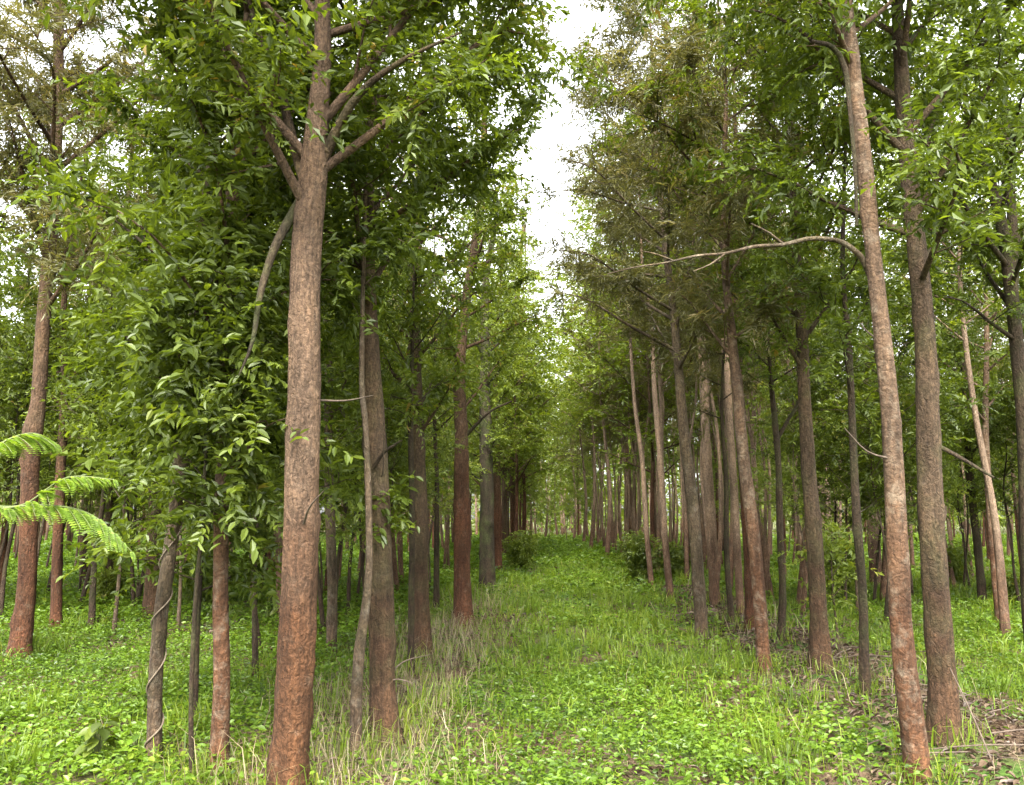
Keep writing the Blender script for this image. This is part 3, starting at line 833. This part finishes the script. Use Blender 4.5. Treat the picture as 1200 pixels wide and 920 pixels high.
rows = [-1.3 - 2.9 * k for k in range(0, 13)] + [3.3 + 2.9 * k for k in range(0, 13)]
cand = []
for x0 in rows:
    y = 7.5 + rg.uniform(0, 2)
    while y < 64:
        y += rg.uniform(1.9, 3.0)
        x = x0 + rg.normal(0, 0.22)
        first = abs(x0 + 1.3) < .1 or abs(x0 - 3.3) < .1
        if first and y < 17.5:
            continue
        if not in_view(x, y):
            continue
        if np.min(np.hypot(hand_xy[:, 0] - x, hand_xy[:, 1] - y)) < 1.1:
            continue
        cand.append((y + abs(x) * 0.15, x, y))
cand.sort()
cand = [c for c in cand if rg.uniform() < (1.0 if -2 < c[1] < 4.2 else 0.62 if c[1] > 1 else 0.8)]
for _, x, y in cand[:200]:
    if -2 < x < 1:
        k = rg.choice(['tall_a', 'tall_d'], p=[.3, .7])
    elif 1 <= x < 4.3:
        k = rg.choice(['tall_b', 'tall_c', 'thin', 'tall_d'], p=[.4, .3, .2, .1])
    elif x < 1:
        k = rg.choice(['tall_a', 'tall_b', 'tall_c', 'tall_d'], p=[.4, .15, .1, .35])
    else:
        k = rg.choice(['tall_a', 'tall_b', 'tall_c', 'tall_d'], p=[.2, .3, .3, .2])
    place(k, x, y, s=rg.uniform(1.0, 1.3) if -2 < x < 4.2 else None, wide=1.45 if 1 < x < 4.2 else 1.25 if -2 < x < 1 else 1.0)
for x, y in ((-0.5, 50), (2.3, 53), (0.5, 58), (1.5, 61), (-1.0, 60), (2.9, 59)):
    place(rg.choice(['tall_b', 'tall_d']), x, y, rg.uniform(1.25, 1.45))
for x, y in ((-0.8, 47), (2.6, 46), (-0.2, 52), (1.9, 54), (0.8, 56), (3.3, 50)):
    place('young_b', x, y, rg.uniform(0.9, 1.2))
for x, y in ((-0.75, 27), (2.5, 30), (-0.6, 34), (2.35, 37), (-0.7, 42), (2.4, 44)):
    place('tall_d' if x < 0 else 'tall_b', x, y, rg.uniform(1.25, 1.4), 1.3)
n = 0
while n < 84:                                  # thin pale stems, most of them along and behind the right row
    y = rg.uniform(13, 40); x = 3.0 + abs(rg.normal(0, 3.2)) if n < 66 else -2 - abs(rg.normal(0, 3))
    if in_view(x, y) and np.min(np.hypot(hand_xy[:, 0] - x, hand_xy[:, 1] - y)) > 0.5:
        place('thin', x, y, rg.uniform(0.85, 1.3))
        n += 1
n = 0
while n < 120:
    y = rg.uniform(7.5, 38) if n > 55 else rg.uniform(7.8, 16)
    x = rg.uniform(-0.66 * y - 2, 0.66 * y + 2)
    if -2.2 < x < 4.3 or (x > 0 and y < 12) or (x < -3.4 and y < 10.5) or np.min(np.hypot(hand_xy[:, 0] - x, hand_xy[:, 1] - y)) < 0.7:
        continue
    place(rg.choice(['young_a', 'young_b'], p=[.6, .4]), x, y, rg.uniform(0.75, 1.25))
    n += 1


# far wood closing the end of the path: one mass nobody could count
def far_wood():
    rg = np.random.default_rng(5)
    O, D, wood = [], [], []
    for i in range(420):
        y = rg.uniform(62, 130); x = rg.uniform(-0.7 * y, 0.7 * y)
        h = rg.uniform(11, 17); zb = rg.uniform(0.2, 1.5)
        n = 70
        t = rg.uniform(0, 1, n)
        a = rg.uniform(0, 6.28, n); r = 2.2 * (1 - 0.6 * t) * np.sqrt(rg.uniform(0, 1, n))
        O.append(np.stack([x + r * np.cos(a), y + r * np.sin(a), zb + (h - zb) * t], -1))
        P, R = resample([(x, y, 0), (x + rg.normal(0, .2), y, h * 0.5), (x + rg.normal(0, .3), y, h)], [0.11, 0.07, 0.02], 2.0)
        v, f = tube(P, R, 6)
        wood.append((v, f, None, 1))
    O = np.vstack(O)
    D = norm(rg.normal(0, 1, O.shape) + np.array([0, 0, 0.2]))
    c = spray_leaves(rg, O, D, 5, 0.9, 0.55, 0.28, 0.2)
    link('far_wood', mesh('far_wood', [(*c, 0)] + wood, [M['leaf_light'], M['bark_pale']]), kind='stuff', label='distant wood closing the end of the grassy path')


far_wood()

# ------------------------------------------------------------------ ground cover
rg = np.random.default_rng(11)


def scatter(n, y0, y1, p=1.6, ref=8.0, margin=1.6):
    """points on the floor in front of the camera, thinning with distance"""
    ys = np.linspace(y0, y1, 2000)
    w = (0.66 * ys + margin) * np.minimum(1, (ref / ys) ** p)
    c = np.cumsum(w); c /= c[-1]
    y = np.interp(rg.uniform(0, 1, n), c, ys)
    x = rg.uniform(-1, 1, n) * (0.66 * y + margin)
    return x, y


def patch(x, y, seed, f=0.8):
    return sines(np.stack([x, y], -1), seed, 6, f)


def zones(x, y):
    """0..1 weights of dry grass on the left row, litter under the right row"""
    j = 0.25 * patch(x, y, 3, 1.2)
    dry = np.exp(-((x + 1.15 + j) / 0.62) ** 2) * np.clip((17 - y) / 6, 0, 1)
    lit = 1.25 * np.exp(-((x - 2.95 + j - 0.02 * (y - 6)) / 0.85) ** 2) * np.clip((20 - y) / 6, 0, 1)
    lit = lit.clip(0, 1)
    lit = np.maximum(lit, 0.9 * np.exp(-((x - 2.0) / 0.7) ** 2 - ((y - 5.1) / 0.45) ** 2))
    lit = np.maximum(lit, 0.8 * np.exp(-((x - 0.55) / 0.28) ** 2 - ((y - 5.45) / 0.3) ** 2))
    lit = np.maximum(lit, 0.55 * np.exp(-((x - 1.6) / 0.35) ** 2 - ((y - 10.2) / 0.6) ** 2))
    lit = np.maximum(lit, 0.7 * np.exp(-((x + 4.3) / 1.6) ** 2 - ((y - 11.5) / 1.3) ** 2))
    lit = np.maximum(lit, 0.55 * np.exp(-((x + 0.3) / 0.4) ** 2 - ((y - 12.5) / 1.0) ** 2))
    return dry, lit


def lod(y):
    return np.maximum(1.0, (y / 9.0)) ** 0.85


# herbs: low broad leaved plants, several leaves per plant
def herbs():
    x, y = scatter(66000, 4.2, 60)
    dry, lit = zones(x, y)
    g = patch(x, y, 21, 0.9)
    left = x < -1.9
    center = (x > -0.7) & (x < 1.3) & (y < 9)
    pk = np.where(left, 0.95, np.where(center, 0.95, 0.30 + 0.3 * (g > 0.2)))
    pk = pk * (1 - 0.9 * dry) * (1 - 0.97 * lit) * np.where(patch(x, y, 71, 1.6) < -0.55, 0.25, 1.0)
    k = rg.uniform(0, 1, len(x)) < pk
    x, y, g = x[k], y[k], g[k]
    nl = 8
    n = len(x)
    s = lod(y)[:, None]
    hgt = (0.11 + 0.08 * patch(x, y, 31, 0.7) + 0.05 * patch(x, y, 32, 2.5) + 0.05 * rg.uniform(0, 1, n)).clip(0.04)[:, None] * (0.7 + 0.3 * s)
    hgt = hgt * np.where(x < -1.9, 1.35, 1.0)[:, None]
    a = rg.uniform(0, 6.28, (n, nl)); rad = 0.06 * s * rg.uniform(0.1, 1.2, (n, nl))
    P = np.stack([x[:, None] + rad * np.cos(a), y[:, None] + rad * np.sin(a), ground(x, y)[:, None] + hgt * rg.uniform(0.35, 1.15, (n, nl))], -1)
    a2 = a + rg.normal(0, 0.5, (n, nl))
    D = np.stack([np.cos(a2), np.sin(a2), rg.normal(0.1, 0.3, (n, nl))], -1)
    N_ = norm(np.array([0, 0, 1.0]) + rg.normal(0, 0.38, (n, nl, 3)))
    L = (0.037 * s * rg.uniform(0.55, 1.4, (n, nl)) * (1 + 0.25 * (g[:, None] > 0.1))).ravel()
    r = (0.42 + 0.28 * g[:, None] + 0.2 * patch(x, y, 61, 3.0)[:, None] + rg.normal(0, 0.16, (n, 1)) + rg.normal(0, 0.14, (n, nl))).clip(0, 1).ravel()
    c = leaf_shapes(P.reshape(-1, 3), D.reshape(-1, 3), N_.reshape(-1, 3), L, L * 0.62, r, fold=0.12, big=True)
    link('ground_cover', mesh('ground_cover', [(*c, 0)], [M['herb']]), kind='stuff', label='low broad leaved green herbs carpeting the path and forest floor')


def blades(x, y, h, w, lean, r, segs=True):
    n = len(x)
    a = rg.uniform(0, 6.28, n)
    b = rg.uniform(0, 6.28, n)
    z = ground(x, y)
    B = np.stack([x, y, z - 0.01], -1)
    d = np.stack([np.cos(a), np.sin(a), np.zeros(n)], -1)
    s = np.stack([np.cos(b), np.sin(b), np.zeros(n)], -1) * (w / 2)[:, None]
    mid = B + d * (lean * h * 0.25)[:, None] + np.array([0, 0, 1.0]) * (h * 0.6)[:, None]
    tip = B + d * (lean * h)[:, None] + np.array([0, 0, 1.0]) * (h * (1 - 0.35 * lean))[:, None]
    V = np.stack([B - s, B + s, mid + s * 0.75, mid - s * 0.75, tip], 1).reshape(-1, 3)
    i = np.arange(n)[:, None] * 5
    f = np.stack([i + np.array([[0, 1, 2]]), i + np.array([[0, 2, 3]]), i + np.array([[3, 2, 4]])], 1).reshape(-1, 3)
    return V, f, np.repeat(r, 5)


def grass():
    x, y = scatter(26000, 4.2, 70)
    dry, lit = zones(x, y)
    g = patch(x, y, 21, 0.9)
    pk = np.where(x < -1.9, 0.3, 0.85) * (1 - 0.85 * dry) * (1 - 0.95 * lit)
    pk = np.where((x > -0.7) & (x < 1.0) & (y < 8), pk * 0.45, pk)
    k = rg.uniform(0, 1, len(x)) < pk
    x, y, g = x[k], y[k], g[k]
    nb = 7
    n = len(x)
    s = np.repeat(lod(y), nb)
    xx = np.repeat(x, nb) + rg.normal(0, 0.035, n * nb) * s
    yy = np.repeat(y, nb) + rg.normal(0, 0.035, n * nb) * s
    tall = (0.16 + 0.07 * patch(x, y, 41, 0.6)).clip(0.06)
    h = np.repeat(tall, nb) * rg.uniform(0.5, 1.5, n * nb) * (0.65 + 0.35 * s)
    w = 0.009 * s * rg.uniform(0.6, 1.5, n * nb)
    r = (0.52 + 0.18 * np.repeat(g, nb) + np.repeat(rg.normal(0, 0.12, n), nb) + rg.normal(0, 0.12, n * nb)).clip(0, 1)
    c = blades(xx, yy, h, w, rg.uniform(0.1, 1.1, n * nb), r)
    link('grass', mesh('grass', [(*c, 0)], [M['grass']]), kind='stuff', label='bright green grass on the path and between the trees')


def dry_grass():
    x, y = scatter(70000, 4.5, 20, 1.2)
    dry, lit = zones(x, y)
    k = rg.uniform(0, 1, len(x)) < dry * 0.9 + 0.05 * lit + 0.004
    x, y = x[k], y[k]
    n = len(x)
    h = (0.30 + 0.14 * patch(x, y, 51, 1.3)).clip(0.1) * rg.uniform(0.4, 1.5, n)
    w = 0.0045 * lod(y) * rg.uniform(0.6, 1.4, n)
    c = blades(x, y, h, w, rg.uniform(0.2, 1.5, n), rg.uniform(0, 1, n))
    link('dry_grass', mesh('dry_grass', [(*c, 0)], [M['straw']]), kind='stuff', label='straw coloured dry grass tangled at the foot of the left tree row')


def litter():
    x, y = scatter(140000, 4.2, 30, 1.4)
    dry, lit = zones(x, y)
    k = rg.uniform(0, 1, len(x)) < np.maximum(lit, 0.35 * dry) + 0.05 + 0.3 * (patch(x, y, 71, 1.6) < -0.55)
    x, y = x[k], y[k]
    n = len(x)
    a = rg.uniform(0, 6.28, n)
    P = np.stack([x, y, ground(x, y) + rg.uniform(0.004, 0.05, n)], -1)
    D = np.stack([np.cos(a), np.sin(a), rg.normal(0, 0.25, n)], -1)
    N_ = norm(np.array([0, 0, 1.0]) + rg.normal(0, 0.45, (n, 3)))
    L = rg.uniform(0.025, 0.085, n) * lod(y)
    c = leaf_shapes(P, D, N_, L, L * rg.uniform(0.2, 0.55, n), rg.beta(2, 2.4, n), 0.3, 0.3, True)
    link('leaf_litter', mesh('leaf_litter', [(*c, 0)], [M['litter']]), kind='stuff', label='fallen brown leaves scattered under the tree rows')


def weeds():
    X, Y_, Hh, Ww, Rr = [], [], [], [], []
    for q in T:
        b = q[3]; r = q[2][0]
        n = int(90 * min(1.0, (10 / b[1])))
        a = rg.uniform(0, 6.28, n); d = r * rg.uniform(0.9, 1.2, n) + np.abs(rg.normal(0, 0.10, n))
        X.append(b[0] + d * np.cos(a)); Y_.append(b[1] + d * np.sin(a))
        Hh.append(rg.uniform(0.08, 0.34, n)); Ww.append(0.007 * rg.uniform(0.6, 1.5, n) * lod(b[1])); Rr.append(rg.uniform(0, 1, n))
    for k in range(170):        # taller clumps here and there
        y = rg.uniform(4.8, 22); x = rg.uniform(-0.66 * y - 1, 0.66 * y + 1)
        d_, l_ = zones(np.array([x]), np.array([y]))
        if l_[0] > 0.5:
            continue
        n = 45
        X.append(x + rg.normal(0, 0.09, n)); Y_.append(y + rg.normal(0, 0.09, n))
        Hh.append(rg.uniform(0.15, 0.48, n) * rg.uniform(0.6, 1.15)); Ww.append(0.009 * rg.uniform(0.6, 1.5, n) * lod(y)); Rr.append((rg.uniform(0.1, 0.8) + rg.normal(0, 0.15, n)).clip(0, 1))
    X, Y_, Hh, Ww, Rr = [np.concatenate(v) for v in (X, Y_, Hh, Ww, Rr)]
    c = blades(X, Y_, Hh, Ww, rg.uniform(0.1, 1.3, len(X)), Rr)
    link('weeds', mesh('weeds', [(*c, 0)], [M['grass']]), kind='stuff', label='taller grass clumps around the trunk feet and on the path')


herbs(); grass(); dry_grass(); litter(); weeds()

# ------------------------------------------------------------------ small things
rg = np.random.default_rng(91)


def vine():
    root, P, R, b = VINE
    z = P[:, 2] - b[2]
    t = np.linspace(0.05, 2.1, 170)
    k = np.clip(np.searchsorted(z, t), 0, len(z) - 1)
    a = 2 * np.pi * t / 0.37 + 0.6 + 1.1 * np.sin(t * 2.7) + 0.5 * np.sin(t * 6.1)
    r = R[k] * 1.06 + 0.005
    Q = np.stack([np.interp(t, z, P[:, 0]) + r * np.cos(a), np.interp(t, z, P[:, 1]) + r * np.sin(a), b[2] + t], -1) - b
    v, f = tube(Q, np.linspace(0.0065, 0.003, len(t)), 6, 5, 0.16)
    link('vine', mesh('vine', [(v, f, None, 0)], [M['vine_bark']], True), None, b, label='pale woody vine coiled up the thin grey lichen blotched trunk', category='vine')


def tuft():
    root, P, R, b = L6
    z = P[:, 2] - b[2]
    O, D = [], []
    for i in range(46):
        h = rg.uniform(1.42, 1.85); k = int(np.searchsorted(z, h)); a = rg.uniform(0, 6.28)
        d = np.array([math.cos(a), math.sin(a), rg.uniform(-0.4, 0.5)])
        O.append(P[k] - b + d * R[k] * 0.9); D.append(norm(d))
    c = spray_leaves(rg, np.array(O), np.array(D), 9, 0.2, 0.075, 0.032, 0.3, True)
    link('leaf_tuft', mesh('leaf_tuft', [(*c, 0)], [M['leaf_glossy']]), root, kind='stuff', label='tuft of green leaves sprouting from the trunk')


def pinna_mesh():
    n = 13
    t = np.linspace(0.06, 1, n)
    V = []
    P = np.concatenate([np.stack([t, np.zeros(n), -0.25 * t ** 2], -1)] * 2)
    D = np.concatenate([np.tile([0.45, 0.9, 0.05], (n, 1)), np.tile([0.45, -0.9, 0.05], (n, 1))])
    L = np.concatenate([0.20 * np.sin(np.pi * (0.2 + 0.7 * t)) + 0.05] * 2)
    c = leaf_shapes(P, D, np.tile([0.0, 0, 1.0], (2 * n, 1)), L, L * 0.55, rg.uniform(0, 1, 2 * n), 0.1, 0.1)
    v, f = tube(np.stack([np.linspace(0, 1, 6), np.zeros(6), -0.12 * np.linspace(0, 1, 6) ** 2], -1), np.full(6, 0.008), 4)
    return mesh('pinna', [(*c, 0), (v, f, None, 1)], [M['leaf_frond'], M['green_stem']])


def feathery():
    Y = 3.15
    b = at_depth(-42, 600, Y); b[2] = float(ground(b[0], b[1]))
    root = thing('feathery_sapling', 'bright yellow green feathery leaved sapling beside the orange brown trunk', 'sapling', b)
    top = at_depth(-30, 560, Y) - b
    link('stem', stick_mesh('stem', [(0, 0, -0.05), top * 0.5 + np.array([0.03, 0, 0]), top, top + np.array([0.0, 0.05, 0.35])], [0.013, 0.011, 0.008, 0.004], M['green_stem']), root)
    pm = pinna_mesh()
    fr = []
    for q in ([(-30, 590), (25, 592), (78, 560), (134, 562)], [(-28, 600), (50, 592), (108, 604), (154, 646)], [(-30, 540), (10, 515), (40, 508), (66, 520)],
              [(-32, 560), (-80, 530), (-140, 560)], [(-30, 600), (-70, 620), (-110, 660)]):
        fr.append([at_depth(px, py, Y + 0.05 * i - 0.02) - b for i, (px, py) in enumerate(q)])
    for pts in fr:
        P, R = resample(pts, np.linspace(0.005, 0.002, len(pts)), 0.012)
        v, f = tube(P, R, 5)
        fo = link('frond', mesh('frond', [(v, f, None, 0)], [M['green_stem']], True), root)
        Tn = norm(np.gradient(P, axis=0))
        n = 13
        for i in range(n):
            t = 0.18 + 0.82 * i / (n - 1)
            k = min(int(t * (len(P) - 1)), len(P) - 1)
            ln = rg.uniform(0.8, 1.15) * 0.13 * math.sin(math.pi * (0.22 + 0.68 * (t - 0.18) / 0.82)) + 0.015
            for sg in (-1, 1):
                side = norm(np.cross(Tn[k], [0, 0, 1.0])) * sg
                d = norm(Tn[k] * rg.uniform(0.4, 0.8) + side * 0.9 + np.array([0, 0, rg.uniform(-0.55, -0.1)]))
                zx = norm(np.array([0, 0, 1.0]) - d * d[2]); yx = np.cross(zx, d)
                m = Matrix(((d[0] * ln, yx[0] * ln, zx[0] * ln, P[k][0]), (d[1] * ln, yx[1] * ln, zx[1] * ln, P[k][1]), (d[2] * ln, yx[2] * ln, zx[2] * ln, P[k][2]), (0, 0, 0, 1)))
                o = link('pinna', pm, fo)
                o.matrix_local = m


def bush(label, px, py, wpx, hpx, kind, seed, dens=60):
    rg = np.random.default_rng(seed)
    b = on_ground(px, py)
    s = px_size(b); w = wpx * s / 2; h = hpx * s
    root = thing('bush', label, 'bush', b)
    O, D = [], []
    for i in range(9):
        a = rg.uniform(0, 6.28); r = w * rg.uniform(0.2, 0.9)
        P, R = resample([(0, 0, -0.03), (r * 0.4 * math.cos(a), r * 0.4 * math.sin(a), h * 0.5), (r * math.cos(a), r * math.sin(a), h * rg.uniform(0.65, 1.0))], [0.012, 0.008, 0.004], 0.08)
        v, f = tube(P, R, 5)
        link('stem', mesh('stem', [(v, f, None, 0)], [M['bark_dark']], True), root)
        for _ in range(dens):
            t = rg.uniform(0.1, 1) ** 0.6
            O.append(P[int(t * (len(P) - 1))] + rg.normal(0, 0.09 * h, 3)); D.append(norm(rg.normal(0, 1, 3) + np.array([0, 0, 0.25])))
    O = np.array(O); O[:, 2] = np.abs(O[:, 2])
    nl, tl, L, Wd, dr = SP[kind]
    c = spray_leaves(rg, O, np.array(D), 9, 0.22 * max(0.8, h), L * 0.9, Wd * 0.9, dr)
    link('foliage', mesh('foliage', [(*c, 0)], [M[LM[kind.replace('far_', '')]]]), root, kind='stuff')


vine(); tuft(); feathery()
bush('low rounded green bush at the left edge of the grassy path', 611, 668, 52, 46, 'far_light', 1)
bush('dark green bush around the whitish thin stem right of the path', 752, 688, 62, 62, 'far_glossy', 2)
bush('dark low bush behind the pale thin stem', 790, 684, 50, 50, 'far_glossy', 3, 40)
bush('small shrub beyond the swollen based dark tree', 985, 700, 60, 62, 'far_light', 4, 40)
bush('dark tangled bush in the shade behind the vine wrapped stem', 240, 716, 90, 60, 'far_glossy', 5)
bush('leafy bush at the foot of trunks beyond the feathery sapling', 125, 715, 60, 50, 'far_light', 6, 30)
bush('dark bush between slender stems in the bright grass', 1120, 690, 60, 55, 'far_glossy', 7, 40)
bush('low bush under the reddish slender stem with small fork', 1185, 715, 50, 40, 'far_glossy', 8, 30)
ht('sapling', 'tiny bare stemmed sapling beside the swollen based dark tree', 'sapling',
   [(984, 772, 3.6), (981, 735, 3), (978, 700, 2.5), (976, 660, 1.6)], 'bark_grey', 1.45, 0.6, 0.35, 8, 'light', 14, flare=1.1)


def big_leaf_plant(name, label, px, py, n, L, hgt, mat, seed, cat='plant'):
    rg = np.random.default_rng(seed)
    b = on_ground(px, py)
    root = thing(name, label, cat, b)
    st = np.array([[0, 0, 1.0]])
    # one leaf mesh with a few cross sections, shared
    u = np.linspace(0, 1, 7); wv = np.sin(np.pi * u ** 0.8) * 0.34
    V = []
    for a, wd in zip(u, wv):
        zc = -0.22 * a ** 2
        V += [(a, -wd, zc + 0.25 * wd), (a, -wd * 0.5, zc + 0.07 * wd), (a, 0, zc), (a, wd * 0.5, zc + 0.07 * wd), (a, wd, zc + 0.25 * wd)]
    fs = [(i * 5 + j, i * 5 + j + 1, i * 5 + j + 6, i * 5 + j + 5) for i in range(6) for j in range(4)]
    ms = [mesh('leaf', [(V, fs, np.full(len(V), r), 0)], [M[mat]], True) for r in (0.1, 0.4, 0.75)]
    for i in range(n):
        a = i * 2.4 + rg.normal(0, 0.3); h = hgt * (0.35 + 0.65 * (i + 1) / n); r = L * rg.uniform(0.2, 0.6)
        p = np.array([r * math.cos(a), r * math.sin(a), h])
        sm = stick_mesh('stalk', [(0, 0, -0.02), (p[0] * 0.3, p[1] * 0.3, h * 0.6), tuple(p)], [0.005, 0.004, 0.003], M['green_stem'], 5, 0.05)
        link('stalk', sm, root)
        o = link('leaf', ms[rg.integers(3)], root, tuple(p))
        s = L * rg.uniform(0.7, 1.2)
        o.scale = (s, s, s); o.rotation_euler = (rg.normal(0, 0.25), rg.uniform(-0.15, 0.4), a + rg.normal(0, 0.3))


big_leaf_plant('broad_leaf_plant', 'dark green broad leaved plant among herbs before the vine wrapped stem', 112, 900, 26, 0.10, 0.30, 'leaf_glossy', 3)
big_leaf_plant('broad_leaf_plant', 'low broad leaved plant beside the foot of the vine wrapped stem', 160, 895, 14, 0.09, 0.22, 'herb', 8)
big_leaf_plant('seedling', 'pale yellow green seedling in grass before the right tree row', 884, 836, 8, 0.07, 0.13, 'leaf_frond', 4)
big_leaf_plant('seedling', 'upright leafy seedling in the middle of the grassy path', 590, 700, 8, 0.11, 0.26, 'leaf_glossy', 5)


def sticks():
    n = 0
    shapes = []
    for k in range(8):
        ln = rg.uniform(0.5, 1.3)
        pts = [(-ln / 2, 0, 0), (-ln / 6, rg.normal(0, 0.04), 0.02), (ln / 6, rg.normal(0, 0.05), 0.02), (ln / 2, rg.normal(0, 0.08), 0.0)]
        shapes.append(stick_mesh('fallen_stick', pts, [0.007, 0.006, 0.005, 0.002], M['dead_wood'], 6, 0.06, k, 0.12))
    while n < 44:
        y = rg.uniform(5.2, 11); x = 3.15 + rg.normal(0, 0.5)
        if np.min(np.hypot(hand_xy[:, 0] - x, hand_xy[:, 1] - y)) < 0.22:
            continue
        o = link('fallen_stick', shapes[rg.integers(8)], None, (x, y, float(ground(x, y)) + rg.uniform(0.015, 0.07)),
                 label='dry grey stick lying on brown litter under the right tree row', category='stick', group='fallen sticks on the litter')
        o.rotation_euler = (rg.normal(0, 0.3), rg.normal(0, 0.10), rg.uniform(0, 6.28))
        o.scale = (1, 1, 1) if rg.uniform() < 0.6 else (0.6, 0.8, 0.8)
        n += 1
    p1 = at_depth(1098, 752, 6.0); p2 = on_ground(1168, 905)
    link('dry_stalk', stick_mesh('dry_stalk', [p1 - p2, (p1 - p2) * 0.5 + np.array([0.02, 0, -0.02]), (0, 0, 0)], [0.003, 0.005, 0.006], M['dead_wood']), None, p2,
         label='long pale dry stalk leaning against the thick dark brown trunk', category='stalk')


sticks()
